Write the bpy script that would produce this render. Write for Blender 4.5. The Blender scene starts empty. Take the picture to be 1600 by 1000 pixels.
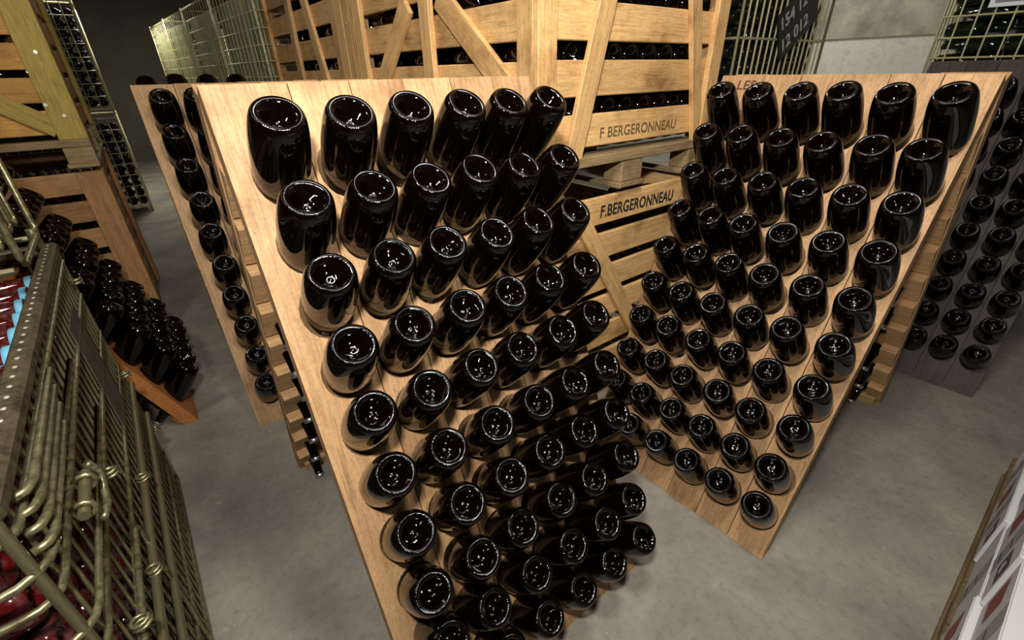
import bpy, bmesh, math, random
from mathutils import Vector, Matrix
random.seed(7)
scene = bpy.context.scene
C = scene.collection
V = Vector
# ------------------------------------------------------------------ camera
HC = 1.405
PITCH, ROLL, FPX = 0.502676, -0.0198563, 707.92
fw = V((0, math.cos(PITCH), -math.sin(PITCH)))
up0 = V((0, math.sin(PITCH), math.cos(PITCH))); rt0 = V((1, 0, 0))
rt = rt0*math.cos(ROLL) + up0*math.sin(ROLL); up = up0*math.cos(ROLL) - rt0*math.sin(ROLL)
cd = bpy.data.cameras.new('camera'); cam = bpy.data.objects.new('camera', cd); C.objects.link(cam)
cd.sensor_fit = 'HORIZONTAL'; cd.sensor_width = 36; cd.lens = FPX*36/1600; cd.clip_start = 0.02
m = Matrix((rt, up, -fw)).transposed().to_4x4(); m.translation = (0, 0, HC); cam.matrix_world = m
scene.camera = cam
# ------------------------------------------------------------------ light
w = bpy.data.worlds.new('cellar_air'); scene.world = w; w.use_nodes = True
w.node_tree.nodes['Background'].inputs[0].default_value = (1.0, .95, .88, 1)
w.node_tree.nodes['Background'].inputs[1].default_value = 0.008
vs = scene.view_settings
vs.view_transform = 'Standard'; vs.look = 'None'; vs.gamma = 1; vs.use_curve_mapping = False; vs.exposure = 0.12

YAW = math.radians(37.5)
E1 = V((math.cos(YAW), math.sin(YAW), 0)); E2 = V((-math.sin(YAW), math.cos(YAW), 0))
def G(a, b, z=0.0): return E1*a + E2*b + V((0, 0, z))

def area(name, loc, target, size, power, col=(1, .93, .82)):
    l = bpy.data.lights.new(name, 'AREA'); l.shape = 'RECTANGLE'; l.size, l.size_y = size; l.energy = power; l.color = col
    o = bpy.data.objects.new(name, l); C.objects.link(o); o.location = loc
    o.rotation_euler = (V(target)-V(loc)).to_track_quat('-Z', 'Y').to_euler(); return o
# a lamp on the ceiling just over the photographer, the camera's flash and unseen fill lights added to brighten aisle, left side and right wall
area('ceiling_lamp_light', (0.20, 0.55, 2.50), (0.50, 1.50, 1.1), (0.40, 0.26), 24, (1, .96, .90))
area('flash_light', (-0.06, -0.02, 1.80), (0.15, 1.2, 1.15), (0.11, 0.07), 29, (1, .97, .93))
area('aisle_fill_light', G(0.35, 8.2, 2.7), G(0.35, 8.2, 0), (0.2, 1.2), 46, (1, .97, .88))
area('left_fill_light', G(-.75, 1.75, 2.75), G(-.6, 3.0, 1.2), (0.2, 0.6), 13, (1, .95, .84))
area('wall_fill_light', G(3.35, 2.6, 2.75), G(3.75, 1.2, 1.2), (0.2, 0.9), 52, (1, .97, .90))

# ------------------------------------------------------------------ materials
def nodes(name):
    mt = bpy.data.materials.new(name); mt.use_nodes = True
    nt = mt.node_tree; return mt, nt, nt.nodes['Principled BSDF']
def N(nt, t, **kw):
    n = nt.nodes.new(t)
    for k, v in kw.items():
        if k in n.inputs: n.inputs[k].default_value = v
        else: setattr(n, k, v)
    return n
def ramp(nt, fac, stops):
    r = nt.nodes.new('ShaderNodeValToRGB'); e = r.color_ramp.elements
    while len(e) < len(stops): e.new(0.5)
    for i, (p, c) in enumerate(stops): e[i].position = p; e[i].color = (*c, 1)
    nt.links.new(fac, r.inputs[0]); return r.outputs[0]
def srgb(r, g, b):
    f = lambda c: (c/255/12.92) if c/255 <= .04045 else ((c/255+.055)/1.055)**2.4
    return (f(r), f(g), f(b))
def mul(c, k): return tuple(min(1, x*k) for x in c)

def wood(name, base, axis='X', dark=.55, stain=.5, rough=.62, stain_col=None):
    mt, nt, b = nodes(name); L = nt.links.new
    tc = N(nt, 'ShaderNodeTexCoord'); oi = N(nt, 'ShaderNodeObjectInfo')
    off = N(nt, 'ShaderNodeVectorMath', operation='SCALE'); off.inputs[0].default_value = (17, 9, 23); L(oi.outputs['Random'], off.inputs['Scale'])
    add = N(nt, 'ShaderNodeVectorMath', operation='ADD'); L(tc.outputs['Object'], add.inputs[0]); L(off.outputs[0], add.inputs[1])
    mp = N(nt, 'ShaderNodeMapping'); L(add.outputs[0], mp.inputs[0])
    mp.inputs['Scale'].default_value = (2.6, 42, 42) if axis == 'X' else (42, 42, 2.6)
    n1 = N(nt, 'ShaderNodeTexNoise', Scale=1.6, Detail=6.0, Roughness=.65, Distortion=.6); L(mp.outputs[0], n1.inputs['Vector'])
    n2 = N(nt, 'ShaderNodeTexNoise', Scale=4.5, Detail=4.0, Roughness=.6); L(add.outputs[0], n2.inputs['Vector'])
    c1 = ramp(nt, n1.outputs['Fac'], [(.25, mul(base, dark)), (.5, base), (.78, mul(base, 1.18))])
    sc = stain_col or mul(base, .45)
    c2 = ramp(nt, n2.outputs['Fac'], [(.30, sc), (.46, (1, 1, 1)), (1, (1, 1, 1))])
    if stain_col is None: c2 = ramp(nt, n2.outputs['Fac'], [(.30, (.42, .35, .28)), (.40, (.80, .76, .72)), (.50, (1, 1, 1))])
    mx = N(nt, 'ShaderNodeMix', data_type='RGBA', blend_type='MULTIPLY'); mx.inputs[0].default_value = stain
    L(c1, mx.inputs[6]); L(c2, mx.inputs[7])
    mp3 = N(nt, 'ShaderNodeMapping'); L(add.outputs[0], mp3.inputs[0])
    mp3.inputs['Scale'].default_value = (14, 260, 260) if axis == 'X' else (260, 260, 14)
    n3 = N(nt, 'ShaderNodeTexNoise', Scale=1.0, Detail=3.0, Roughness=.7); L(mp3.outputs[0], n3.inputs['Vector'])
    n4 = N(nt, 'ShaderNodeTexNoise', Scale=120.0, Detail=2.0, Roughness=.6); L(add.outputs[0], n4.inputs['Vector'])
    c3 = ramp(nt, n3.outputs['Fac'], [(.34, (.62, .57, .52)), (.52, (1, 1, 1)), (1, (1, 1, 1))])
    c4 = ramp(nt, n4.outputs['Fac'], [(.3, (.72, .70, .66)), (.5, (1, 1, 1)), (1, (1, 1, 1))])
    mg = N(nt, 'ShaderNodeMix', data_type='RGBA', blend_type='MULTIPLY'); mg.inputs[0].default_value = .75; L(mx.outputs[2], mg.inputs[6]); L(c3, mg.inputs[7])
    mh = N(nt, 'ShaderNodeMix', data_type='RGBA', blend_type='MULTIPLY'); mh.inputs[0].default_value = .6; L(mg.outputs[2], mh.inputs[6]); L(c4, mh.inputs[7]); mx = mh
    hs = N(nt, 'ShaderNodeHueSaturation'); L(mx.outputs[2], hs.inputs['Color'])
    mr = N(nt, 'ShaderNodeMapRange'); mr.inputs[3].default_value = .84; mr.inputs[4].default_value = 1.12
    L(oi.outputs['Random'], mr.inputs[0]); L(mr.outputs[0], hs.inputs['Value'])
    L(hs.outputs[0], b.inputs['Base Color'])
    b.inputs['Roughness'].default_value = rough; b.inputs['Specular IOR Level'].default_value = .35
    bp = N(nt, 'ShaderNodeBump', Strength=.25, Distance=.003); L(n1.outputs['Fac'], bp.inputs['Height']); L(bp.outputs[0], b.inputs['Normal'])
    return mt
RACK_Z = wood('oak_rack_wood', srgb(190, 150, 106), 'Z', dark=.62, stain=.8)
RACK_X = wood('oak_rack_wood_cross', srgb(198, 158, 112), 'X', dark=.66, stain=.6)
OLD_Z = wood('grey_weathered_wood', srgb(80, 71, 63), 'Z', dark=.6, stain=.6)
OLD_X = wood('grey_weathered_wood_cross', srgb(80, 71, 63), 'X', dark=.6, stain=.6)
CRATE = wood('pine_crate_wood', srgb(224, 180, 120), 'X', dark=.66, stain=.9)
CRATE_OLD = wood('grey_pallet_wood', srgb(160, 136, 98), 'X', dark=.55, stain=.8)
GREEN = wood('yellow_green_stained_wood', srgb(178, 154, 76), 'X', dark=.7, stain=.8, stain_col=(.42, .58, .42))
GOLD = wood('golden_crate_wood', srgb(214, 162, 84), 'X', dark=.7, stain=.5)
BROWN = wood('orange_brown_wood', srgb(188, 122, 66), 'X', dark=.65, stain=.5)
TAN = wood('brown_crate_wood', srgb(182, 136, 88), 'X', dark=.65, stain=.5)
PALLET = wood('pallet_straw_wood', srgb(118, 98, 68), 'X', dark=.4, stain=.9)

def concrete(name, base, scale=1.0, contrast=.25, bump=.2, speck=True):
    mt, nt, b = nodes(name); L = nt.links.new
    tc = N(nt, 'ShaderNodeTexCoord')
    n1 = N(nt, 'ShaderNodeTexNoise', Scale=1.7*scale, Detail=8.0, Roughness=.62, Distortion=.3); L(tc.outputs['Object'], n1.inputs['Vector'])
    n2 = N(nt, 'ShaderNodeTexNoise', Scale=26*scale, Detail=5.0, Roughness=.7); L(tc.outputs['Object'], n2.inputs['Vector'])
    c = ramp(nt, n1.outputs['Fac'], [(.3, mul(base, 1-contrast)), (.5, base), (.7, mul((base[0]*1.02, base[1], base[2]*.95), 1+contrast))])
    c2 = ramp(nt, n2.outputs['Fac'], [(.3, (.66, .66, .66)), (.5, (.95, .95, .95)), (.75, (1.0, 1.0, 1.0))])
    mx = N(nt, 'ShaderNodeMix', data_type='RGBA', blend_type='MULTIPLY'); mx.inputs[0].default_value = .7
    L(c, mx.inputs[6]); L(c2, mx.inputs[7]); out = mx.outputs[2]
    if speck:
        n3 = N(nt, 'ShaderNodeTexNoise', Scale=7*scale, Detail=9.0, Roughness=.75); L(tc.outputs['Object'], n3.inputs['Vector'])
        f = ramp(nt, n3.outputs['Fac'], [(.62, (0, 0, 0)), (.72, (.6, .6, .6))])
        m2 = N(nt, 'ShaderNodeMix', data_type='RGBA'); L(f, m2.inputs[0]); L(out, m2.inputs[6]); m2.inputs[7].default_value = (*mul(base, 2.0), 1); out = m2.outputs[2]
    L(out, b.inputs['Base Color']); b.inputs['Roughness'].default_value = .8; b.inputs['Specular IOR Level'].default_value = .3
    bp = N(nt, 'ShaderNodeBump', Strength=bump, Distance=.006); L(n2.outputs['Fac'], bp.inputs['Height']); L(bp.outputs[0], b.inputs['Normal'])
    return mt
FLOOR = concrete('floor_concrete', srgb(147, 141, 129), 1.5, .34, .35)
ROUGH = concrete('rough_wall_concrete', srgb(162, 158, 142), 4.0, .35, .8)
SMOOTH = concrete('smooth_wall_concrete', srgb(205, 205, 192), .8, .06, .08, False)
DARKW = concrete('dark_wall_concrete', srgb(104, 100, 88), 1.0, .2, .2, False)
CEIL = concrete('ceiling_plaster', srgb(112, 108, 100), 1.0, .1, .1, False)

def plain(name, col, rough=.5, metal=0.0, spec=.5, trans=0.0, noise=None):
    mt, nt, b = nodes(name)
    b.inputs['Base Color'].default_value = (*col, 1); b.inputs['Roughness'].default_value = rough
    b.inputs['Metallic'].default_value = metal; b.inputs['Specular IOR Level'].default_value = spec
    b.inputs['Transmission Weight'].default_value = trans
    if noise:
        tc = N(nt, 'ShaderNodeTexCoord'); n1 = N(nt, 'ShaderNodeTexNoise', Scale=noise[0], Detail=6.0, Roughness=.7)
        nt.links.new(tc.outputs['Object'], n1.inputs['Vector'])
        nt.links.new(ramp(nt, n1.outputs['Fac'], [(.35, noise[1]), (.65, col)]), b.inputs['Base Color'])
    return mt
def glass(name, col, trans, rough=.04, dust_glint=0.0, knurl=True):
    mt, nt, b = nodes(name); L = nt.links.new
    b.inputs['Base Color'].default_value = (*col, 1); b.inputs['Roughness'].default_value = rough
    b.inputs['IOR'].default_value = 1.52; b.inputs['Transmission Weight'].default_value = trans
    b.inputs['Specular IOR Level'].default_value = .55
    tc = N(nt, 'ShaderNodeTexCoord')
    n = N(nt, 'ShaderNodeTexNoise', Scale=22.0, Detail=5.0, Roughness=.7); L(tc.outputs['Object'], n.inputs['Vector'])
    n2 = N(nt, 'ShaderNodeTexNoise', Scale=60.0, Detail=2.0); L(tc.outputs['Object'], n2.inputs['Vector'])
    L(ramp(nt, n.outputs['Fac'], [(.5, (rough,)*3), (.85, (rough+.035,)*3)]), b.inputs['Roughness'])
    if dust_glint:
        m = N(nt, 'ShaderNodeMix', data_type='RGBA'); L(ramp(nt, n2.outputs['Fac'], [(.45, (0, 0, 0)), (.7, (dust_glint,)*3)]), m.inputs[0])
        m.inputs[6].default_value = (*col, 1); m.inputs[7].default_value = (.35, .32, .30, 1); L(m.outputs[2], b.inputs['Base Color'])
    # ring of small knurls pressed into the bearing edge of the base, plus slight waviness of the glass
    sp = N(nt, 'ShaderNodeSeparateXYZ'); L(tc.outputs['Object'], sp.inputs[0])
    at = N(nt, 'ShaderNodeMath', operation='ARCTAN2'); L(sp.outputs[1], at.inputs[0]); L(sp.outputs[0], at.inputs[1])
    k = N(nt, 'ShaderNodeMath', operation='MULTIPLY'); L(at.outputs[0], k.inputs[0]); k.inputs[1].default_value = 64
    s = N(nt, 'ShaderNodeMath', operation='SINE'); L(k.outputs[0], s.inputs[0])
    msk = N(nt, 'ShaderNodeMath', operation='LESS_THAN'); L(sp.outputs[2], msk.inputs[0]); msk.inputs[1].default_value = .0022
    kk = N(nt, 'ShaderNodeMath', operation='MULTIPLY'); L(s.outputs[0], kk.inputs[0]); L(msk.outputs[0], kk.inputs[1])
    b1 = N(nt, 'ShaderNodeBump', Strength=.35, Distance=.0007); L(kk.outputs[0], b1.inputs['Height'])
    n3 = N(nt, 'ShaderNodeTexNoise', Scale=38.0, Detail=2.0); L(tc.outputs['Object'], n3.inputs['Vector'])
    b2 = N(nt, 'ShaderNodeBump', Strength=.10, Distance=.002); L(n3.outputs['Fac'], b2.inputs['Height']); L(b1.outputs[0], b2.inputs['Normal'])
    L(b2.outputs[0], b.inputs['Normal'])
    return mt
BOTTLE = glass('dark_brown_bottle_glass', (.0014, .0006, .0003), 0.0, .015)
BOTTLE_K = glass('near_black_bottle_glass', (.002, .001, .0006), 0.0, .02)
BOTTLE_G = glass('dark_green_bottle_glass', (.004, .010, .004), 0.0)
BOTTLE_D = glass('dusty_glint_dark_bottle_glass', (.012, .002, .002), 0.0, dust_glint=.22)  # pale dust speckle also paints in the sparkles on the packed bottles
BOTTLE_R = glass('red_wine_bottle_glass', (.10, .004, .005), .25, dust_glint=.16)
CAP = plain('crown_cap_metal', srgb(200, 200, 205), .3, .9)
BLUE = plain('pale_blue_band', srgb(120, 195, 225), .5)
WIRE = plain('galvanised_wire', srgb(176, 168, 128), .38, .75, noise=(60.0, srgb(104, 96, 66)))
WIRE_B = plain('bright_brass_wire', srgb(236, 228, 180), .35, .12, noise=(40.0, srgb(168, 160, 112)))
WIRE_P = plain('pinkish_zinc_wire', srgb(212, 190, 162), .35, .2, noise=(20.0, srgb(160, 176, 110)))
RAIL = plain('rusty_steel_rail', srgb(120, 108, 84), .55, .6, noise=(45.0, srgb(70, 58, 42)))
NAIL = plain('nail_head_steel', srgb(210, 205, 190), .35, .6)
INK = plain('black_stencil_ink', (.02, .018, .015), .7)
INK_FADED = plain('faded_stencil_ink', srgb(112, 88, 52), .75)
INK_RED = plain('dark_red_stencil_ink', srgb(84, 36, 24), .7)
SLATE = plain('black_slate', (.012, .012, .015), .45)
CHALK = plain('white_chalk', (.75, .75, .72), .9)
CARTON = plain('white_carton', srgb(205, 205, 203), .5)
CARTON_GREY = plain('grey_print', srgb(150, 150, 150), .5)
CARTON_RED = plain('red_print', srgb(140, 34, 28), .5)
CARTON_DARK = plain('navy_print', srgb(38, 38, 52), .5)
KRAFT = plain('brown_kraft_edge', srgb(165, 132, 92), .8)
LINER = plain('pale_green_liner', srgb(176, 184, 140), .5, noise=(3.0, srgb(120, 140, 108)))
LINER2 = plain('cream_liner', srgb(200, 186, 140), .5, noise=(4.0, srgb(150, 152, 112)))
PAPER = plain('white_label_paper', srgb(225, 228, 230), .6)
PAPER_G = plain('grey_label_print', srgb(120, 125, 128), .6)
PLATE = plain('zinc_plate', srgb(112, 110, 98), .5, .5, noise=(14.0, srgb(78, 76, 64)))

# ------------------------------------------------------------------ mesh helpers
def link(name, data, parent=None, mat=None):
    o = bpy.data.objects.new(name, data); C.objects.link(o)
    if parent: o.parent = parent
    return o
def tag(o, label, cat, group=None, kind=None):
    o['label'] = label; o['category'] = cat
    if group: o['group'] = group
    if kind: o['kind'] = kind
    return o
def empty(name, loc=(0, 0, 0), yaw=0.0):
    o = bpy.data.objects.new(name, None); C.objects.link(o); o.empty_display_size = .05
    o.location = loc; o.rotation_euler = (0, 0, yaw); return o
def pymesh(name, vs, fs, mat, smooth=False):
    me = bpy.data.meshes.new(name); me.from_pydata([tuple(v) for v in vs], [], fs); me.update()
    me.materials.append(mat)
    if smooth: me.polygons.foreach_set('use_smooth', [True]*len(me.polygons))
    return me
_bx = {}
def box_mesh(d, mat, bev=.003):
    key = (round(d[0], 4), round(d[1], 4), round(d[2], 4), mat.name, bev)
    if key in _bx: return _bx[key]
    bm = bmesh.new(); bmesh.ops.create_cube(bm, size=1.0)
    bmesh.ops.scale(bm, vec=d, verts=bm.verts)
    if bev: bmesh.ops.bevel(bm, geom=bm.edges[:], offset=min(bev, min(d)*.3), segments=1, affect='EDGES')
    me = bpy.data.meshes.new('board'); bm.to_mesh(me); bm.free(); me.materials.append(mat); _bx[key] = me
    return me
def box(name, lo, hi, mat, parent=None, bev=.003):
    """axis-aligned (in the parent's frame) board between two corners, its long side along local x"""
    lo, hi = V(lo), V(hi); d = hi-lo; c = (lo+hi)/2
    ax = max(range(3), key=lambda i: d[i])
    if ax == 0: dims, R = (d.x, d.y, d.z), Matrix.Identity(3)
    elif ax == 1: dims, R = (d.y, d.x, d.z), Matrix(((0, -1, 0), (1, 0, 0), (0, 0, 1)))
    else: dims, R = (d.z, d.y, d.x), Matrix(((0, 0, -1), (0, 1, 0), (1, 0, 0)))
    o = link(name, box_mesh(dims, mat, bev), parent)
    mm = R.to_4x4(); mm.translation = c; o.matrix_local = mm
    return o
def board(name, p0, p1, width_dir, w_, t, mat, parent=None, bev=.003):
    """board from p0 to p1 with its width along width_dir"""
    p0, p1 = V(p0), V(p1); x = (p1-p0); L = x.length; x.normalize()
    y = V(width_dir); y = (y - x*y.dot(x)).normalized(); z = x.cross(y)
    o = link(name, box_mesh((L, w_, t), mat, bev), parent)
    mm = Matrix((x, y, z)).transposed().to_4x4(); mm.translation = (p0+p1)/2; o.matrix_local = mm
    return o
_rod = {}
def rod_mesh(mat, n=7):
    if mat.name in _rod: return _rod[mat.name]
    vs = []; fs = []
    for k in range(n):
        a = 2*math.pi*k/n
        vs += [(math.cos(a), math.sin(a), -.5), (math.cos(a), math.sin(a), .5)]
    for k in range(n):
        j = (k+1) % n; fs.append((2*k, 2*j, 2*j+1, 2*k+1))
    fs.append(tuple(2*k for k in reversed(range(n)))); fs.append(tuple(2*k+1 for k in range(n)))
    me = pymesh('rod', vs, fs, mat); 
    for i in range(n): me.polygons[i].use_smooth = True
    _rod[mat.name] = me; return me
def rod(name, p0, p1, r, mat, parent=None):
    p0, p1 = V(p0), V(p1); d = p1-p0
    o = link(name, rod_mesh(mat), parent)
    mm = d.to_track_quat('Z', 'Y').to_matrix().to_4x4(); mm.translation = (p0+p1)/2
    o.matrix_local = mm @ Matrix.Diagonal((r, r, d.length, 1)); return o
def tube_mesh(paths, r, mat, n=6, name='bent_rod'):
    vs = []; fs = []
    for path, closed in paths:
        P = [V(p) for p in path]; m_ = len(P); base = len(vs)
        for i in range(m_):
            a = P[i-1] if (i > 0 or closed) else P[i]; b = P[(i+1) % m_] if (i < m_-1 or closed) else P[i]
            t = (b-a).normalized(); s = t.cross(V((0, 0, 1)) if abs(t.z) < .9 else V((1, 0, 0))).normalized(); q = t.cross(s)
            if i and not closed or i:
                # keep the ring orientation continuous
                if ps.dot(s) < 0 and abs(ps.dot(s)) > abs(ps.dot(q)): s, q = -s, -q
            ps = s
            for k in range(n):
                an = 2*math.pi*k/n; vs.append(P[i]+(s*math.cos(an)+q*math.sin(an))*r)
        for i in range(m_ if closed else m_-1):
            j = (i+1) % m_
            for k in range(n):
                l = (k+1) % n; fs.append((base+i*n+k, base+i*n+l, base+j*n+l, base+j*n+k))
        if not closed:
            fs.append(tuple(base+k for k in reversed(range(n)))); fs.append(tuple(base+(m_-1)*n+k for k in range(n)))
    return pymesh(name, vs, fs, mat, True)
def text(name, s, mat, parent, M, size, width=None, bold=0.0, ext=.0006):
    cu = bpy.data.curves.new(name, 'FONT'); cu.body = s; cu.size = size; cu.extrude = ext; cu.offset = bold; cu.space_character = 1.05
    t = bpy.data.objects.new('t', cu); C.objects.link(t); bpy.context.view_layer.update()
    me = bpy.data.meshes.new_from_object(t.evaluated_get(bpy.context.evaluated_depsgraph_get())); bpy.data.objects.remove(t)
    xs = [v.co.x for v in me.vertices]; k = width/(max(xs)-min(xs)) if width else 1.0
    for v in me.vertices: v.co.x = (v.co.x-min(xs))*k
    me.materials.clear(); me.materials.append(mat)
    o = link(name, me, parent); o.matrix_local = M; return o

# ------------------------------------------------------------------ the cellar
def struct(o): o['kind'] = 'structure'; return o
room = [(-4.2, -2.6), (4.35, 11.6)]
def slab(name, lo, hi, mat):
    o = link(name, box_mesh(tuple(V(hi)-V(lo)), mat, 0)); c = (V(lo)+V(hi))/2
    o.location = G(c.x, c.y, c.z); o.rotation_euler = (0, 0, YAW); return struct(o)
slab('floor', (-4.2, -2.6, -.1), (4.85, 11.6, 0), FLOOR)
slab('ceiling', (-4.2, -2.6, 2.9), (4.85, 11.6, 3.0), CEIL)
slab('wall_right', (4.77, -2.6, 0), (4.85, 11.6, 1.585), SMOOTH)
slab('wall_right_upper', (4.75, -2.6, 1.585), (4.85, 11.6, 2.9), ROUGH)
slab('wall_left', (-4.3, -2.6, 0), (-4.2, 11.6, 2.9), DARKW)
slab('wall_back', (-4.2, 11.6, 0), (4.85, 11.7, 2.9), DARKW)
slab('wall_front', (-4.2, -2.7, 0), (4.85, -2.6, 2.9), DARKW)

# ------------------------------------------------------------------ bottles
PROF = [(.0, .0265), (.003, .0275), (.006, .0300), (.009, .0288), (.014, .0235), (.020, .0140), (.0255, .0062), (.0300, .0016), (.0328, .0), (.0350, .0004), (.0376, .0028),
        (.0402, .0080), (.0423, .0160), (.0442, .0280), (.0459, .045), (.0471, .066), (.0473, .115), (.0464, .135), (.0445, .152), (.0405, .170),
        (.0345, .187), (.0275, .205), (.0215, .224), (.0178, .243), (.0158, .262), (.0148, .284), (.0148, .290), (.0168, .292), (.0168, .301), (.0140, .3045), (.0, .3045)]
PROF = [(r*(1.065 if .03 < r and z < .19 else 1.0), z) for r, z in PROF]
def lathe(prof, seg, mat, name):
    vs = []; fs = []; idx = []
    for r, z in prof:
        if r < 1e-6: idx.append([len(vs)]); vs.append((0, 0, z))
        else:
            idx.append(list(range(len(vs), len(vs)+seg)))
            vs += [(r*math.cos(2*math.pi*k/seg), r*math.sin(2*math.pi*k/seg), z) for k in range(seg)]
    for A, B in zip(idx, idx[1:]):
        for k in range(seg):
            j = (k+1) % seg
            if len(A) == 1: fs.append((A[0], B[j], B[k])[::-1] if False else (A[0], B[k], B[j]))
            elif len(B) == 1: fs.append((A[k], B[0], A[j]))
            else: fs.append((A[k], B[k], B[j], A[j]))
    me = pymesh(name, vs, fs, mat, True)
    bm = bmesh.new(); bm.from_mesh(me); bmesh.ops.recalc_face_normals(bm, faces=bm.faces); bm.to_mesh(me); bm.free()
    return me
BM = lathe(PROF, 40, BOTTLE, 'bottle_glass')
BMR = lathe(PROF, 28, BOTTLE_R, 'red_bottle_glass')
LOW = [PROF[i] for i in (0, 2, 4, 6, 8, 10, 12, 15, 16, 18, 20, 22, 24, 27, 28, 30)]
CAPM = lathe([(0, .3065), (.0145, .3065), (.0172, .3035), (.0180, .293), (.0166, .292)], 20, CAP, 'crown_cap')
def aim(base, d, roll=0.0):
    q = V(d).to_track_quat('Z', 'Y').to_matrix().to_4x4(); q.translation = base
    return q @ Matrix.Rotation(roll, 4, 'Z')
def bottle(base, d, label, group, mesh=BM, cap=False):
    o = link('bottle', mesh); o.matrix_world = aim(base, d, random.uniform(0, 6.28)) @ Matrix.Scale(.9 if mesh is BMR else 1.0, 4)
    tag(o, label, 'bottle', group)
    if cap: link('crown_cap', CAPM, o)
    return o
def bottle_stuff(name, poses, mat, label):
    """the many bottles too hidden to tell apart: one mesh"""
    me0 = lathe(LOW, 14, mat, 'tmp'); vs = []; fs = []
    pv = [v.co.copy() for v in me0.vertices]; pf = [tuple(p.vertices) for p in me0.polygons]
    for b, d in poses:
        M = aim(b, d); k = len(vs); vs += [M @ v for v in pv]; fs += [tuple(i+k for i in f) for f in pf]
    o = link(name, pymesh(name, vs, fs, mat, True)); tag(o, label, 'bottles', None, 'stuff'); return o

# ------------------------------------------------------------------ riddling racks
SU, SV, HP, WP, TH, PRO, RISE = .118, .13213, 1.4927, .7363, .052, .13, .070
S0, W0 = .0873, .0944
def plank_mesh(width, height, cols_x, rows_z, mat, th=TH, name='plank', rise=.5):
    """upright plank (local x across, y outward, z up, front face y=0) with one conical slanting hole per row"""
    vs = []; fs = []
    def add(v): vs.append(v); return len(vs)-1
    seg = 20; rx, rz = .0515, .0585; bx, bz = .026, .030
    tz = th*rise
    xc = cols_x
    zs = sorted(rows_z)
    cuts = [0] + [(a+b)/2 for a, b in zip(zs, zs[1:])] + [height]
    def square_pt(ang, x0, x1, z0, z1, cx, cz):
        c, s = math.cos(ang), math.sin(ang); t = 9
        if c > 1e-9: t = min(t, (x1-cx)/c)
        if c < -1e-9: t = min(t, (x0-cx)/c)
        if s > 1e-9: t = min(t, (z1-cz)/s)
        if s < -1e-9: t = min(t, (z0-cz)/s)
        return cx+c*t, cz+s*t
    for i, hz in enumerate(zs):
        z0, z1 = cuts[i], cuts[i+1]; hb = hz - tz
        # angles through the corners so the cell keeps its square outline
        angs = [2*math.pi*k/seg for k in range(seg)] + [math.atan2(zz-hz, xx-xc) % (2*math.pi) for xx in (0, width) for zz in (z0, z1)]
        angs = sorted(angs); n = len(angs)
        fo, fi, bo, bi = [], [], [], []
        for a in angs:
            x, z = square_pt(a, 0, width, z0, z1, xc, hz)
            fo.append(add((x, 0, z))); fi.append(add((xc+rx*math.cos(a), 0, hz+rz*math.sin(a))))
            bo.append(add((x, -th, z))); bi.append(add((xc+bx*math.cos(a), -th, hb+bz*math.sin(a))))
        for k in range(n):
            j = (k+1) % n
            fs.append((fo[k], fi[k], fi[j], fo[j])); fs.append((fi[k], bi[k], bi[j], fi[j])); fs.append((bi[k], bo[k], bo[j], bi[j]))
            # outer walls
            p, q = vs[fo[k]], vs[fo[j]]
            on = lambda v, ax, val: abs(v[ax]-val) < 1e-6
            if (on(p, 0, 0) and on(q, 0, 0)) or (on(p, 0, width) and on(q, 0, width)) or (z0 == 0 and on(p, 2, 0) and on(q, 2, 0)) or (z1 == height and on(p, 2, height) and on(q, 2, height)):
                fs.append((fo[k], fo[j], bo[j], bo[k]))
    me = pymesh(name, vs, fs, mat)
    bm = bmesh.new(); bm.from_mesh(me); bmesh.ops.remove_doubles(bm, verts=bm.verts, dist=1e-5); bmesh.ops.recalc_face_normals(bm, faces=bm.faces)
    bm.to_mesh(me); bm.free(); return me
ORD = ['first', 'second', 'third', 'fourth', 'fifth', 'sixth', 'seventh', 'eighth', 'ninth', 'tenth']
ROWN = ['top'] + ORD[1:9] + ['bottom']
COLN = ['leftmost', 'second from left', 'third from left', 'third from right', 'second from right', 'rightmost']
def axes(yaw, lean):
    u = V((math.cos(yaw), math.sin(yaw), 0)); back = V((-math.sin(yaw), math.cos(yaw), 0))
    upv = V((0, 0, math.cos(lean))) + back*math.sin(lean); n = u.cross(upv)
    return u, upv, n, back
_pl = {}
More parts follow.
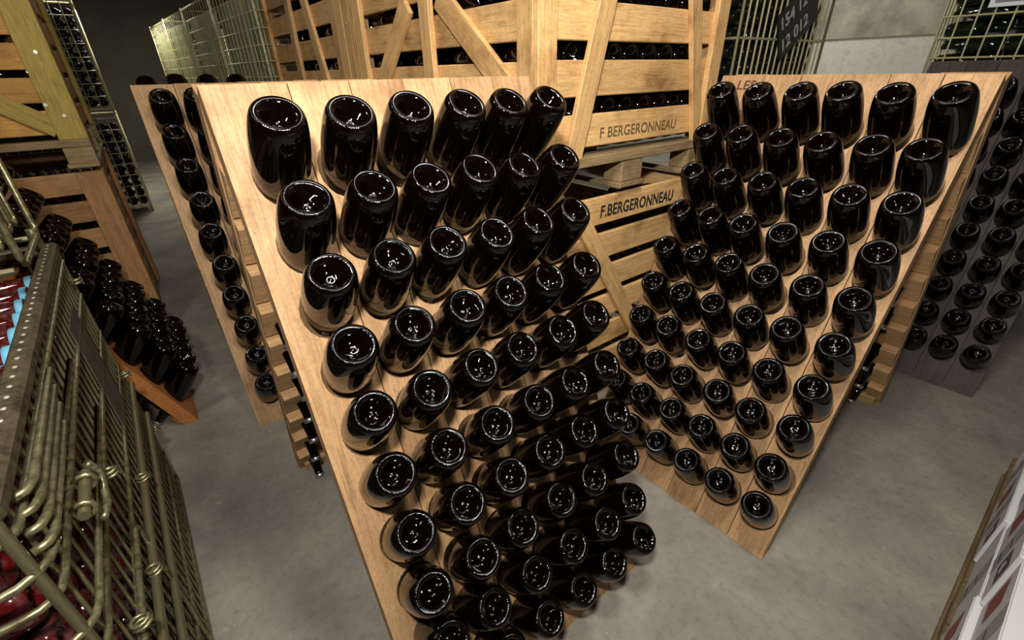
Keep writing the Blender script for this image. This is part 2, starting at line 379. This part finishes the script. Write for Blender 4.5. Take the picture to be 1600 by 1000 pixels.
def panel(root, BL, yaw, lean, mat, keep, group, lab, extra=0.0, low=0.0, cap=False, blocks=None, sag=.004, cross=None, rise=None, pro=PRO):
    rise = RISE if rise is None else rise
    """one leaning board wall of a rack, standing on its lower left corner BL; keep(r, c) says where bottles sit"""
    u, upv, n, back = axes(yaw, lean); BL = V(BL)
    R = Matrix((u, n, upv)).transposed().to_4x4()
    Rl = root.matrix_world.inverted()
    height = HP+extra+low
    edges = [0.0] + [S0+SU*(c+.5) for c in range(5)] + [WP]
    for c in range(6):
        x0, x1 = edges[c], edges[c+1]
        gap = .0012
        key = (round(x1-x0, 3), round(S0+c*SU-x0, 3), round(height, 3), mat.name, extra, low)
        if key not in _pl:
            # hole lies RISE below the bottle's base
            rows = [HP+low-(W0+r*SV) - rise for r in range(10)]
            _pl[key] = plank_mesh(x1-x0-2*gap, height, S0+c*SU-x0-gap, rows, mat, rise=rise/pro)
        o = link('plank', _pl[key], root)
        mm = R.copy(); mm.translation = BL + u*(x0+gap) + n*random.uniform(-.0015, .0015) + upv*random.uniform(0, sag)
        o.matrix_local = Rl @ mm
    for frac in (.965, .5, .035):
        z = height*frac; p0 = BL+u*.02+upv*z-n*(TH+.011); p1 = BL+u*(WP-.02)+upv*z-n*(TH+.011)
        if frac == .5: continue
        board('cleat', Rl @ p0, Rl @ p1, (Rl.to_3x3() @ upv), .05, .022, cross or RACK_X, root)
    if blocks is not None:
        # stepped blocks along the inner face, one per row, at the edge seen from the aisle
        for r in range(10):
            zc = HP+low-(W0+r*SV)-rise-.03
            x0 = .004 if blocks == 'L' else WP-.060
            vsb = []
            for xx in (x0, x0+.056):
                vsb += [(xx, -TH, zc-.061), (xx, -TH-.006, zc-.061), (xx, -TH-.040, zc+.061), (xx, -TH, zc+.061)]
            fsb = [(0, 1, 2, 3), (7, 6, 5, 4), (0, 4, 5, 1), (1, 5, 6, 2), (2, 6, 7, 3), (3, 7, 4, 0)]
            if (mat.name, blocks, r) not in _pl: _pl[(mat.name, blocks, r)] = pymesh('edge_block', vsb, fsb, cross or RACK_X)
            o = link('edge_block', _pl[(mat.name, blocks, r)], root); mm = R.copy(); mm.translation = BL; o.matrix_local = Rl @ mm
    for r in range(10):
        for c in range(6):
            if not keep(r, c): continue
            base = BL + u*(S0+c*SU+random.gauss(0, .002)) + upv*(HP+low-(W0+r*SV)+random.gauss(0, .002)) + n*(pro+random.gauss(0, .003))
            d = (-n*pro - upv*rise) + u*random.gauss(0, .004) + upv*random.gauss(0, .003)
            bottle(base, d.normalized(), lab(r, c), group, cap=cap if not callable(cap) else cap(r, c))
def rack(name, label, BL, yaw_deg, lean_deg, depth, mat, cross, keep, group, lab, keep_back=None, lab_back=None, group_back=None, extra=0, low=0, cap=False, block=None, low_back=0, extra_back=0, rise=None):
    yaw, lean = math.radians(yaw_deg), math.radians(lean_deg)
    root = empty(name, (BL[0], BL[1], 0), yaw); bpy.context.view_layer.update()
    tag(root, label, 'wine rack', 'bottle riddling racks')
    panel(root, (BL[0], BL[1], 0), yaw, lean, mat, keep, group, lab, extra, low, cap, cross=cross, rise=rise, pro=PRO if rise is None else .115)
    if depth:
        u, upv, n, back = axes(yaw, lean)
        BLb = V((BL[0], BL[1], 0)) + u*WP + back*depth
        panel(root, BLb, yaw+math.pi, lean, mat, keep_back or (lambda r, c: False), group_back or group, lab_back or lab, extra+extra_back, low+low_back, True, blocks=block, cross=cross)
        # hinge straps over the top
        for s in (.12, WP-.12):
            t0 = V((BL[0], BL[1], 0))+u*s+upv*(HP+extra-.03)-n*(TH+.003); t1 = BLb-u*(WP-s)+axes(yaw+math.pi, lean)[1]*(HP+extra-.03)-axes(yaw+math.pi, lean)[2]*(TH+.003)
            Rl = root.matrix_world.inverted(); board('hinge_strap', Rl @ t0, Rl @ t1, V((1, 0, 0)), .03, .004, RAIL, root, 0)
    return root
def mk(where):
    return lambda r, c: 'dark bottle, %s in the %s row of %s' % (COLN[c], ROWN[r], where)
rack('riddling_rack', 'tan wooden A-frame rack of upturned bottles, nearest, in the left middle of the photo', (-.2068, .4476), 37.12, 21.1, 1.165, RACK_Z, RACK_X,
     lambda r, c: True, 'bottles in the nearest tan rack', mk('the nearest rack'),
     lambda r, c: c == 5, lambda r, c: 'capped bottle neck, %s from top, poking inside behind the nearest rack' % ORD[r], 'bottle necks inside the nearest rack', block='R')
rack('riddling_rack', 'tan wooden A-frame rack of upturned bottles right of the stencilled crates', (.3272, 1.4751), -50.88, 22.8, 1.25, RACK_Z, RACK_X,
     lambda r, c: True, 'bottles in the right tan rack', mk('the right tan rack'),
     lambda r, c: c == 0, lambda r, c: 'capped bottle neck, %s from top, poking inside behind right tan rack' % ORD[r], 'bottle necks inside the right tan rack', block='L')
rack('riddling_rack', 'tan A-frame rack half hidden behind the nearest rack, beside the dark aisle', (-1.161, 1.5863), 36.85, 22.26, 1.19, RACK_Z, RACK_X,
     lambda r, c: c <= 1, 'bottles in the half-hidden tan rack', mk('the half-hidden tan rack'),
     lambda r, c: r == 0 and c >= 2, lambda r, c: 'dark bottle base, %s of those peeping over the half-hidden tan rack' % ['rightmost', 'third', 'second', 'leftmost'][c-2], 'bottles over the half-hidden rack', block='R', low_back=.055, extra_back=-.075)
rack('riddling_rack', 'grey weathered rack of bottles at the right edge behind the tan rack', (1.7027, 2.2489), -49.05, 25.0, 1.36, OLD_Z, OLD_X,
     lambda r, c: c >= 1 and (c <= 3 or r >= 2) and not (c == 5 and r < 5) and not (c == 4 and r < 3) and not (c == 1 and r > 3) and not (c == 2 and r > 7), 'bottles in the grey rack', mk('the grey weathered rack'), extra=.06, rise=.03)
# rack seen from its side, left of the aisle
NBL = G(-.165, 2.20)
rack('riddling_rack', 'rack seen side-on with an orange-brown leg, behind the wire cage at left', (NBL.x, NBL.y), 127.5, 22.0, 0, BROWN, BROWN,
     lambda r, c: r >= 1, 'bottles in the side-on rack', mk('the side-on rack'), cap=lambda r, c: c == 0 and r >= 7)

# ------------------------------------------------------------------ crates
def crate(label, a0, b0, la, lb, z0, levels, slat_h, post_w, mats, group, braces=(), feet=True, top=None, cps=(), cpx=(), nails=()):
    """slatted crate; local x runs along a, y along b; slats inside, posts and braces outside"""
    SL, PO, BR_, OLD = mats
    e = empty('wooden_crate', G(a0, b0, 0), YAW); tag(e, label, 'crate', group)
    zt = levels[-1]+slat_h; t = .018; pt = .024
    for z in levels:
        j = random.uniform(-.003, .003)
        box('slat', (.004, pt, z+j), (la-.004, pt+t, z+slat_h+j), SL, e)
        box('slat', (.004, lb-pt-t, z+j), (la-.004, lb-pt, z+slat_h+j), SL, e)
        box('slat', (pt, pt+t+.001, z-j), (pt+t, lb-pt-t-.001, z+slat_h-j), SL, e)
        box('slat', (la-pt-t, pt+t+.001, z-j), (la-pt, lb-pt-t-.001, z+slat_h-j), SL, e)
    zb = z0 if not feet else z0+.135
    for x in [0]+list(cpx)+[la-post_w]:
        for y in (0, lb-pt): box('post', (x, y, zb), (x+post_w, y+pt, zt), PO, e)
    for y in [pt+.001]+list(cps)+[lb-pt-.001-post_w]:
        for x in (0, la-pt): box('post', (x, y, zb), (x+pt, y+post_w, zt), PO, e)
    if feet:
        for y in (0.0, lb*.5-.05, lb-.10): box('base_board', (0, y, zb-.035), (la, y+.10, zb), OLD, e)
        for x in (.0, la*.5-.06, la-.12):
            for y in (0.0, lb*.5-.05, lb-.10): box('foot_block', (x, y+.005, zb-.115), (x+.12, y+.095, zb-.035), OLD, e)
            box('runner', (x-.01 if x else 0, 0, z0), (x+.13 if x < la-.2 else la, lb, z0+.02), OLD, e)
    for (face, p0, p1, w_) in braces:
        if face == 'y': board('brace', (p0[0], pt/2+.001, p0[1]), (p1[0], pt/2+.001, p1[1]), (1, 0, 0), w_, pt-.004, BR_, e)
        else: board('brace', (pt/2+.001, p0[0], p0[1]), (pt/2+.001, p1[0], p1[1]), (0, 1, 0), w_, pt-.004, BR_, e)
    for (face, h, z) in nails:
        M = Matrix.Translation((h, -.001, z)) if face == 'y' else Matrix.Translation((-.001, h, z))
        o = link('nail_head', rod_mesh(NAIL), e)
        o.matrix_local = M @ (Matrix.Rotation(math.pi/2, 4, 'X') if face == 'y' else Matrix.Rotation(math.pi/2, 4, 'Y')) @ Matrix.Diagonal((.008, .008, .004, 1))
    return e
PINE = (CRATE, CRATE, CRATE, CRATE_OLD)
UPZ = [1.167+.158*k for k in range(7)]
A0, B0, LA, LB = .98, 1.13, .97, 1.345
upper = crate('pale wooden slatted crate stacked on top, with faded stencil and leaning braces, mid photo', A0, B0, LA, LB, 1.005, UPZ, .105, .075, PINE, 'slatted wooden crates',
     braces=[('y', (.168, 1.14), (.375, 1.92), .075), ('y', (.894, 1.14), (.665, 1.90), .062), ('x', (.09, 1.30), (.55, 1.64), .085), ('x', (1.15, 1.33), (.79, 1.64), .085)], cps=(.61,))
LOZ = [.002+.145*k for k in range(7)]
lower = crate('lower wooden slatted crate with a crisp black stencil, between the two tan racks', A0, B0, LA, LB, 0.0, LOZ, .108, .075, (CRATE, CRATE, CRATE, CRATE_OLD), 'slatted wooden crates',
     braces=[('y', (.22, .93), (.66, .28), .07)], feet=False)
rowx = Matrix(((1, 0, 0), (0, 0, -1), (0, 1, 0))).to_4x4()
def on_y(x, z): M = rowx.copy(); M.translation = (x, .0232, z); return M
text('stencil', 'F.BERGERONNEAU', INK, lower, on_y(.345, .903) @ Matrix.Rotation(-.02, 4, 'Z'), .064, .465, .0014)
text('stencil', 'F BERGERONNEAU', INK_FADED, upper, on_y(.31, 1.192), .050, .443, .0004)
crate('pale wooden slatted crate further back, left of the faded-stencil crate', .985, 2.49, .97, 1.66, 1.005, UPZ, .105, .085, PINE, 'slatted wooden crates',
     braces=[('x', (.50, 1.25), (.72, 1.86), .085)], cps=(.115, .20, .97), nails=[('x', .07, 1.62), ('x', 1.60, 1.58)])
crate('lower wooden crate hidden under the further slatted crate', .985, 2.49, .97, 1.66, 0.0, LOZ, .108, .085, PINE, 'slatted wooden crates', feet=False)
LUP = [1.167+.1395*k for k in range(7)]
crate('golden slatted crate with green-stained corner post and brace at upper left', -1.62, 3.28, 1.44, 1.2, 1.005, LUP, .108, .115, (GOLD, GREEN, GREEN, CRATE_OLD), 'slatted wooden crates',
     braces=[('y', (1.34, 1.19), (.80, 1.60), .085), ('y', (.2, 1.19), (.72, 1.60), .085)], nails=[('y', 1.385, 1.52), ('y', 1.385, 1.25), ('y', 1.335, 1.30)])
crate('lower brown slatted crate behind the side-on rack at left', -1.62, 3.28, 1.44, 1.2, 0.0, LOZ, .108, .115, (TAN, TAN, TAN, CRATE_OLD), 'slatted wooden crates', feet=False)
def fill(a0, b0, la, lb, z0, z1, front_only=True):
    """bottles lying in a crate, axis along b, bases towards the viewer"""
    P = []; dz = .083; nz = int((z1-z0)/dz); nx = int(la/.095); ny = max(1, int(lb/.31))
    for k in range(nz):
        for i in range(nx):
            for j in range(ny):
                if front_only and j > 0 and i > 1: continue
                x = a0+.05+i*(la-.1)/max(1, nx-1)
                P.append((G(x, b0+j*.312+random.uniform(0, .01), z0+.047+k*dz), E2))
    return P
S = fill(A0+.045, B0+.05, LA-.09, LB-.1, 1.15, 1.85) + fill(1.03, 2.55, .87, 1.5, 1.15, 1.85) + fill(A0+.045, B0+.05, LA-.09, LB-.1, .42, .96)
S += fill(-1.55, 3.34, 1.33, 1.1, 1.15, 1.75) + fill(-1.0, 3.34, .78, 1.1, .42, .96)
bottle_stuff('crated_bottles', S, BOTTLE_K, 'dark bottles lying in the slatted crates, glinting in the gaps')
# the blue-capped bottle showing in a gap of the further crate
o = bottle(G(1.06+.29, 3.06, 1.425), -E1, 'single bottle with bright blue cap in a gap of the further crate', None)
bc = lathe([(0, .312), (.016, .312), (.019, .306), (.0195, .285), (.0172, .284)], 20, plain('bright_blue_cap', srgb(30, 140, 215), .4), 'blue_cap'); link('blue_cap', bc, o)

# ------------------------------------------------------------------ wire cages
def grid_mesh(la, lb, z0, h, sv, sh, r, mat, faces):
    paths = []
    for f in faces:
        L = la if f in 'yY' else lb
        P = (lambda s, z: (s, 0, z)) if f == 'y' else (lambda s, z: (s, lb, z)) if f == 'Y' else (lambda s, z: (0, s, z)) if f == 'x' else (lambda s, z: (la, s, z))
        nv = int(L/sv); nh = int(h/sh)
        for i in range(nv+1): paths.append(([P(i*L/nv, z0), P(i*L/nv, z0+h)], False))
        for i in range(nh+1): paths.append(([P(0, z0+i*h/nh), P(L, z0+i*h/nh)], False))
    return tube_mesh(paths, r, mat, 4, 'wire_mesh')
def far_cage(label, a0, b0, z0, la, lb, h, faces, yaw=YAW, sv=.09, sh=.12, r=.0046, mat=WIRE_B, sheets=(), group='far wire cages'):
    e = empty('wire_cage', G(a0, b0, 0), yaw); tag(e, label, 'wire cage', group)
    link('wire_mesh', grid_mesh(la, lb, z0+.06, h-.08, sv, sh, r, mat, faces), e)
    fr = []
    for z in (z0+.06, z0+h-.02): fr.append(([(0, 0, z), (la, 0, z), (la, lb, z), (0, lb, z)], True))
    for x, y in ((0, 0), (la, 0), (la, lb), (0, lb)): fr.append(([(x, y, z0), (x, y, z0+h)], False))
    link('frame', tube_mesh(fr, r*2.4, mat, 6, 'frame'), e)
    for (x0, y0, x1, y1, za, zb, mt) in sheets: box('liner_sheet', (x0, y0, za), (x1, y1, zb), mt, e, 0)
    return e
for k, nm in enumerate(('bottom', 'middle', 'top')):
    far_cage('%s wire cage of the stack beyond the golden crate, by the dark aisle' % nm, -1.25, 7.0, 1.06*k, 1.17, 1.1, 1.05, 'yX')
bottle_stuff('caged_bottles', [(G(-1.12+.098*i, 7.04, .12+1.06*k+.09*j), E2) for k in range(2) for j in range(10) for i in range(11)], BOTTLE_K, 'black bottles stacked inside the far wire cages by the aisle')
# cages along the other side of the aisle, lined with pale sheets
for i, (b, a, nm) in enumerate(((4.05, .93, 'nearest'), (5.3, .86, 'second'), (6.55, .79, 'third'), (7.8, .72, 'farthest'))):
    for k in range(2 if i < 3 else 2):
        sh = []
        if k == 1:
            n = 3
            for q in range(n):
                y0 = .03+q*(1.16/n); sh.append((.03, y0, .04, y0+1.16/n-.03, 1.16, 1.92, (LINER, LINER2)[(q+i) % 2]))
        far_cage('%s %s cage of the aisle row, %s' % (nm, ('lower', 'upper')[k], ('standing behind the racks', 'lined with pale greenish sheets')[k]), a, b, 1.03*k, .9, 1.2, 1.0, 'xy', YAW+math.radians(3.2), sheets=sh, sv=.1, sh=.1, r=.0034, group='cages of the aisle row')
# brass wire cage with a chalk slate
def rod_cage(name, label, a0, b0, z0, la, lb, h, specs, mat, r, group=None, frame_r=None, yaw=YAW):
    e = empty(name, G(a0, b0, 0), yaw); tag(e, label, 'wire cage', group)
    fr = frame_r or r*1.6
    for f, sv, zs in specs:
        L = la if f == 'y' or f == 'Y' else lb
        P = (lambda s, z: V((s, 0, z))) if f == 'y' else (lambda s, z: V((s, lb, z))) if f == 'Y' else (lambda s, z: V((0, s, z))) if f == 'x' else (lambda s, z: V((la, s, z)))
        n = int(L/sv)
        for i in range(n+1):
            jit = random.uniform(-.006, .006) if 0 < i < n else 0
            rod('upright_rod', P(i*L/n+jit, z0+.05), P(i*L/n+jit, z0+h), r if 0 < i < n else fr, mat, e)
        for z in zs: rod('cross_rod', P(0, z0+z), P(L, z0+z), fr*.85, mat, e)
    return e
rod_cage('wire_cage', 'lower wire cage under the chalk-slate cage, behind the right tan rack', 2.93, 1.62, 0.0, 1.17, .95, 1.03, [('y', .07, (.06, .55, 1.02))], WIRE_B, .0035, 'brass wire cages')
cc = rod_cage('wire_cage', 'brass-coloured wire cage with a chalk slate, left of the concrete wall', 2.93, 1.62, 1.05, 1.17, .95, 1.05, [('y', .072, (.02, .50, 1.04)), ('x', .12, (.02, .50, 1.04)), ('X', .075, (.02, .50, 1.04))], WIRE_B, .0062, 'brass wire cages', .009)
bottle_stuff('caged_bottles', [(G(3.0+.094*i, 1.68, 1.13+.088*j), E2) for j in range(9) for i in range(12)], BOTTLE_G, 'dark green bottle bases behind the brass-coloured cage rods')
sl = empty('chalk_slate', G(0, 1.60, 0), YAW)
tag(sl, 'black slate with white chalk scrawl hung slanting on the brass wire cage', 'slate')
def slant(x, z, ang, y=-.004): return Matrix.Translation((x, y, z)) @ Matrix.Rotation(-ang, 4, 'Y') @ rowx
SA = math.radians(32)
o = link('board', box_mesh((.476, .276, .010), SLATE, .002), sl); o.matrix_local = slant(3.571, 1.671, SA)
for s_, dx, dz, sz, wd in (('154 12', -.20, .035, .10, .30), ('12 012', -.20, -.095, .10, .31)):
    text('chalk_writing', s_, CHALK, sl, slant(3.571, 1.671, SA) @ Matrix.Translation((dx, dz, .0057)), sz, wd, .0022, .0004)
# cage at the upper right corner with bottles lying on their sides
rc = rod_cage('wire_cage', 'zinc wire cage with lying bottles and white label at upper right corner', 4.48, -.30, 1.05, .22, 1.37, 1.0, [('x', .085, (.02, .38, .495, .616, .85)), ('Y', .06, (.02, .495, .85))], WIRE_P, .0055, None, .0075)
rod_cage('wire_cage', 'lower wire cage behind the grey weathered rack', 4.48, -.30, 0.0, .22, 1.37, 1.02, [('x', .10, (.06, .5, 1.0))], WIRE_P, .0042)
bottle_stuff('caged_bottles', [(G(4.545+.094*q, -.24+.325*i+(.305 if (i+j+q) % 2 == 0 else 0), 1.13+.092*j+.03*q), E2*(1 if (i+j+q) % 2 else -1)) for j in range(9) for i in range(4) for q in range(2)], BOTTLE_G, 'green bottles lying lengthwise in the corner wire cage')
lb_ = empty('white_label', G(4.46, 0, 1.0), YAW); tag(lb_, 'white framed label card hung on the zinc wire cage', 'label')
box('card', (0, .36, .70), (.006, .86, .95), PAPER, lb_, 0); box('print', (-.0015, .385, .722), (0, .835, .93), PAPER_G, lb_, 0)

# ------------------------------------------------------------------ foreground wire cage at left
FA, FB, FLA, FLB, FH = -1.20, .60, .945, 1.18, 1.0      # right face at a = FA+FLA
fy = YAW + math.radians(1.2)
fc = empty('wire_cage', G(FA, FB, 0), fy); tag(fc, 'large galvanised wire cage of bottles in the left foreground', 'wire cage', 'foreground wire cages')
# right face: close upright rods crossed by thicker rails
nv = 27
for i in range(nv+1):
    y = i*FLB/nv
    if .46 < y < .60: lo, hi = .05, .60
    rod('upright_rod', (FLA, y, .05), (FLA, y, FH-.02), .0033 if 0 < i < nv else .007, WIRE, fc)
def hoop(z, x=.005, r=.035):
    X = FLA+x; Y = -x
    return [(0, Y, z), (X-r, Y, z)] + [(X-r+r*math.sin(t), Y+r-r*math.cos(t), z) for t in (.39, .79, 1.18, 1.57)] + [(X, FLB*.5, z), (X, FLB, z)]
for z in (.06, .18, .31, .44, .57, .70, .83, .94): link('cross_rod', tube_mesh([(hoop(z), False)], .0055, WIRE, 8), fc)
for z in (.885, .76): link('cross_rod', tube_mesh([(hoop(z, .016, .05)[:7]+[(FLA+.016, .24, z)], False)], .0055, WIRE, 8), fc)
# near face
for i in range(14): rod('upright_rod', (i*FLA/14, 0, .05), (i*FLA/14, 0, FH-.02), .0033, WIRE, fc)
# far face
for i in range(14): rod('upright_rod', (i*FLA/14, FLB, .05), (i*FLA/14, FLB, FH-.02), .0033, WIRE, fc)
for z in (.06, .5, .9): rod('cross_rod', (0, FLB, z), (FLA, FLB, z), .0055, WIRE, fc)
# riveted angle rail on top of the right face, rounded at its far end
box('top_rail', (FLA-.022, 0, FH-.03), (FLA+.012, FLB, FH-.002), RAIL, fc, .006)
rv = lathe([(0, .006), (.004, .005), (.0065, 0)], 8, NAIL, 'rivet')
for i in range(34):
    o = link('rivet', rv, fc); o.scale = (.7, .7, .5); o.location = (FLA-.004, .02+i*.034, FH-.003)
box('top_rail', (0, FLB-.02, FH-.03), (FLA-.024, FLB+.01, FH-.004), RAIL, fc, .006)
# stacked corner post, hinge tube and bent latch rods on the right face
for z in (.37, .50): rod('post_tube', (FLA+.016, .02, z), (FLA+.016, FLB-.02, z), .009, WIRE, fc)
def coil(c, r, turns, pitch):
    return [(c[0]+r*math.cos(t), c[1]+r*math.sin(t), c[2]+pitch*t/6.283) for t in [i*math.pi/6 for i in range(int(turns*12)+1)]]
for y, z in ((.40, .70), (.62, .50), (.30, .50), (1.12, .88), (1.12, .55), (1.15, .30), (.10, .60)):
    link('coil_hinge', tube_mesh([(coil((FLA+.018, y, z),   .013, 2.0, .010), False)], .0036, WIRE, 6), fc)
def uloop(y0, y1, zt, zb, x, r=.02):
    P = [(x, y0, zt), (x, y0, zb+r)]
    P += [(x, y0+(r-r*math.cos(t)), zb+r-r*math.sin(t)) for t in (.4, .8, 1.2, 1.57)]
    P += [(x, y1-r+r*math.sin(t), zb+r-r*math.cos(t)) for t in (0, .4, .8, 1.2)] + [(x, y1, zb+r), (x, y1, zt)]
    return P
for k, z in enumerate((.960, .940, .920, .900)):
    link('bent_rod', tube_mesh([([(FLA+.022, .40-.03*k, z), (FLA+.022, .08-.012*k, z), (FLA+.016, .062-.012*k, z), (FLA+.002, .055-.012*k, z)], False)], .0058, WIRE, 8), fc)
rod('latch_tube', (FLA+.024, .14, .83), (FLA+.024, .25, .83), .0085, WIRE, fc)
for y_ in (.155, .225): link('coil_hinge', tube_mesh([([(FLA+.024+.014*math.cos(t), y_, .83+.014*math.sin(t)) for t in [q*math.pi/5 for q in range(10)]], True)], .0042, WIRE, 6), fc)
link('latch_hook', tube_mesh([([(FLA+.03, .26, .84), (FLA+.034, .28, .80), (FLA+.034, .22, .775), (FLA+.034, .17, .79)], False)], .0062, WIRE, 8), fc)
def rrect(y0, y1, z0, z1, x, r):
    P = []
    for cy, cz, a in ((y1-r, z1-r, 0), (y0+r, z1-r, 90), (y0+r, z0+r, 180), (y1-r, z0+r, 270)):
        for q in (0, 30, 60, 90): t = math.radians(a+q); P.append((x, cy+r*math.cos(t), cz+r*math.sin(t)))
    return P
link('gate_frame', tube_mesh([(rrect(.015, .39, .06, .58, FLA+.012, .04), True)], .0060, WIRE, 8), fc)
box('name_plate', (FLA+.006, .78, .56), (FLA+.009, .96, .88), PLATE, fc, 0)
for x, y in ((.03, .03), (FLA-.03, .03), (FLA-.03, FLB-.03), (.03, FLB-.03)): rod('foot', (x, y, 0), (x, y, .06), .022, RAIL, fc)
# bottles lying in it, axis across the cage
Mfc = Matrix.Translation(G(FA, FB, 0)) @ Matrix.Rotation(fy, 4, 'Z')
bandm = lathe([(.0492, .034), (.0512, .0345), (.0513, .050), (.0495, .0505)], 24, BLUE, 'blue_band')
stuff = []
nb = 12
for j in range(10):
    for i in range(nb):
        y = .055+i*(FLB-.11)/(nb-1)+(.0 if j % 2 else .012); z = .105+.0865*j
        base = Mfc @ V((FLA-.028-random.uniform(0, .01), y, z)); d = (Mfc.to_3x3() @ V((-1, random.gauss(0, .01), 0)))
        if j == 9:
            o = bottle(base, d, 'dusty bottle with pale blue band, %s from near end of the caged top layer' % (ORD+['eleventh', 'twelfth'])[i], 'banded bottles on top of the foreground cage', BMR)
            link('blue_band', bandm, o)
        elif j >= 5 and i < 6 or i < 1:
            bottle(base, d, 'red bottle in the foreground cage, %s layer from top, %s from near end' % (ORD[9-j], ORD[i]), 'red bottles in the foreground cage', BMR)
        else: stuff.append((base, d))
        if j == 9 or i == 0: stuff.append((Mfc @ V((.05, y, z)), Mfc.to_3x3() @ V((1, 0, 0))))
bottle_stuff('caged_bottles', stuff, BOTTLE_D, 'dark red bottles packed deep inside the foreground wire cage')
# the cage stacked on it: only its lower far corner is in view
uc = empty('wire_cage', G(FA, FB, 0), fy); tag(uc, 'second wire cage stacked on the foreground cage, with U-bent rods, left edge', 'wire cage', 'foreground wire cages')
y = FLB-.40
k = 0
while y < FLB-.10:
    link('bent_rod', tube_mesh([(uloop(y, y+.05, 1.60, 1.085+.0*k, FLA-.03, .016), False)], .005, WIRE, 8), uc); y += .085; k += 1
link('bent_rod', tube_mesh([(uloop(FLB-.36, FLB-.03, 1.62, 1.035, FLA-.012, .03), False)], .0075, WIRE, 8), uc)
for z in (1.16, 1.34, 1.6): rod('cross_rod', (FLA-.035, FLB-.45, z), (FLA-.035, FLB-.03, z), .006, WIRE, uc)
for yy in (.1, FLB-.36, FLB-.06): rod('cross_rod', (FLA-.03, yy, 1.03), (0, yy, 1.03), .008, WIRE, uc)
for yy in (.06, FLB-.04):
    rod('foot', (FLA-.02, yy, .995), (FLA-.02, yy, 1.05), .012, WIRE, uc); rod('foot', (.03, yy, .995), (.03, yy, 1.05), .012, WIRE, uc)

# ------------------------------------------------------------------ pallet of white cartons, lower right
pe = empty('pallet', G(.55, -.17, 0), YAW); tag(pe, 'rough straw-coloured wooden pallet under the white cartons, lower right', 'pallet')
PLN = 1.68
for y in (-.10, -.50, -.90): 
    box('skid', (0, y, .0), (PLN, y+.10, .022), PALLET, pe)
    for x in (0, PLN/2-.07, PLN-.14): box('block', (x, y+.005, .022), (x+.14, y+.095, .085), PALLET, pe)
for x in [i*PLN/9 for i in range(9)]: box('deck_board', (x+.004, -.90, .085), (x+PLN/9-.004, 0, .107), PALLET, pe)
def carton(x0, x1, y0, y1, z0, z1, label, prints):
    e = empty('carton', G(.55, -.17, 0), YAW); tag(e, label, 'carton', 'white cartons on the pallet')
    box('box', (x0, y0, z0), (x1, y1, z1), CARTON, e, .004)
    box('flap', (x0+.002, y0+.002, z1), (x1-.002, (y0+y1)/2-.002, z1+.003), CARTON, e, 0)
    box('flap', (x0+.002, (y0+y1)/2+.002, z1), (x1-.002, y1-.002, z1+.003), CARTON, e, 0)
    w_ = x1-x0; h = z1-z0; yy = y1+.0006
    def quad(nm, pts, mt, off=0): link(nm, pymesh(nm, [(x0+w_*p[0], yy+off, z0+h*p[1]) for p in pts], [tuple(range(len(pts)))], mt), e)
    quad('grey_tape', [(.36, 0), (.56, 0), (.56, 1), (.36, 1)], CARTON_GREY)
    if 'red' in prints:
        quad('red_mark', [(.70, .25), (.93, .25), (.93, .80), (.70, .70)], CARTON_RED)
        quad('navy_mark', [(.06, .30), (.28, .30), (.28, .70), (.06, .70)], CARTON_DARK)
        quad('emblem', [(.12, .42), (.17, .38), (.22, .45), (.20, .58), (.14, .6)], CARTON, .0006)
    for q in range(2): quad('small_print', [(.40, .2+.3*q), (.52, .2+.3*q), (.52, .24+.3*q), (.40, .24+.3*q)], CARTON_DARK, .0006)
pos = ['nearest', 'second', 'third', 'fourth', 'farthest']
for i in range(5):
    x0 = .06+.32*i
    carton(x0, x0+.31, -.26-.01*(i % 2), -.002-.006*((i+1) % 2), .107, .295, '%s white carton of the lower layer on the pallet' % pos[i], ('red',) if i % 2 else ())
for i in range(5):
    x0 = .02+.32*i
    if i == 4: continue
    carton(x0, x0+.312, -.30, -.011-.006*(i % 2), .30, .485, '%s white carton of the upper layer with a red mark' % pos[i], ('red',))
# inscription at the top left of the right rack
u, upv, n, back = axes(math.radians(-50.88), math.radians(22.8))
rk = [o for o in bpy.data.objects if o.name == 'riddling_rack.001'][0]
M = Matrix((u, upv, n)).transposed().to_4x4(); M.translation = V((.3272, 1.4751, 0)) + u*.068 + upv*(HP-.046) + n*.0025
bpy.context.view_layer.update()
text('stencil', 'LES', INK_RED, rk, rk.matrix_world.inverted() @ M, .042, .06, .0004)

# ------------------------------------------------------------------ lamp housings added above the lights, out of view
ENAMEL = plain('lamp_white_enamel', (.7, .7, .68), .4)
for nm, where in (('ceiling_lamp_light', 'above the nearest rack'), ('aisle_fill_light', 'above the dark aisle'), ('left_fill_light', 'above the side-on rack'), ('wall_fill_light', 'above the brass wire cage')):
    lo = bpy.data.objects[nm]; sx, sy = lo.data.size, lo.data.size_y
    e = empty('added_lamp_housing', lo.location, YAW); tag(e, 'added white enamel lamp housing hanging ' + where, 'lamp', 'added lamp housings')
    m_ = max(sx, sy)
    box('tray', (-sx/2-.03, -m_/2-.03, .20), (sx/2+.03, m_/2+.03, .225) if lo.location.z < 2.6 else (sx/2+.03, m_/2+.03, .14), ENAMEL, e) if lo.location.z < 2.6 else box('tray', (-sx/2-.03, -m_/2-.03, .115), (sx/2+.03, m_/2+.03, .14), ENAMEL, e)
    for yy in (-m_*.3, m_*.3): rod('stem', (0, yy, .13 if lo.location.z > 2.6 else .21), (0, yy, 2.9-lo.location.z), .008, ENAMEL, e)
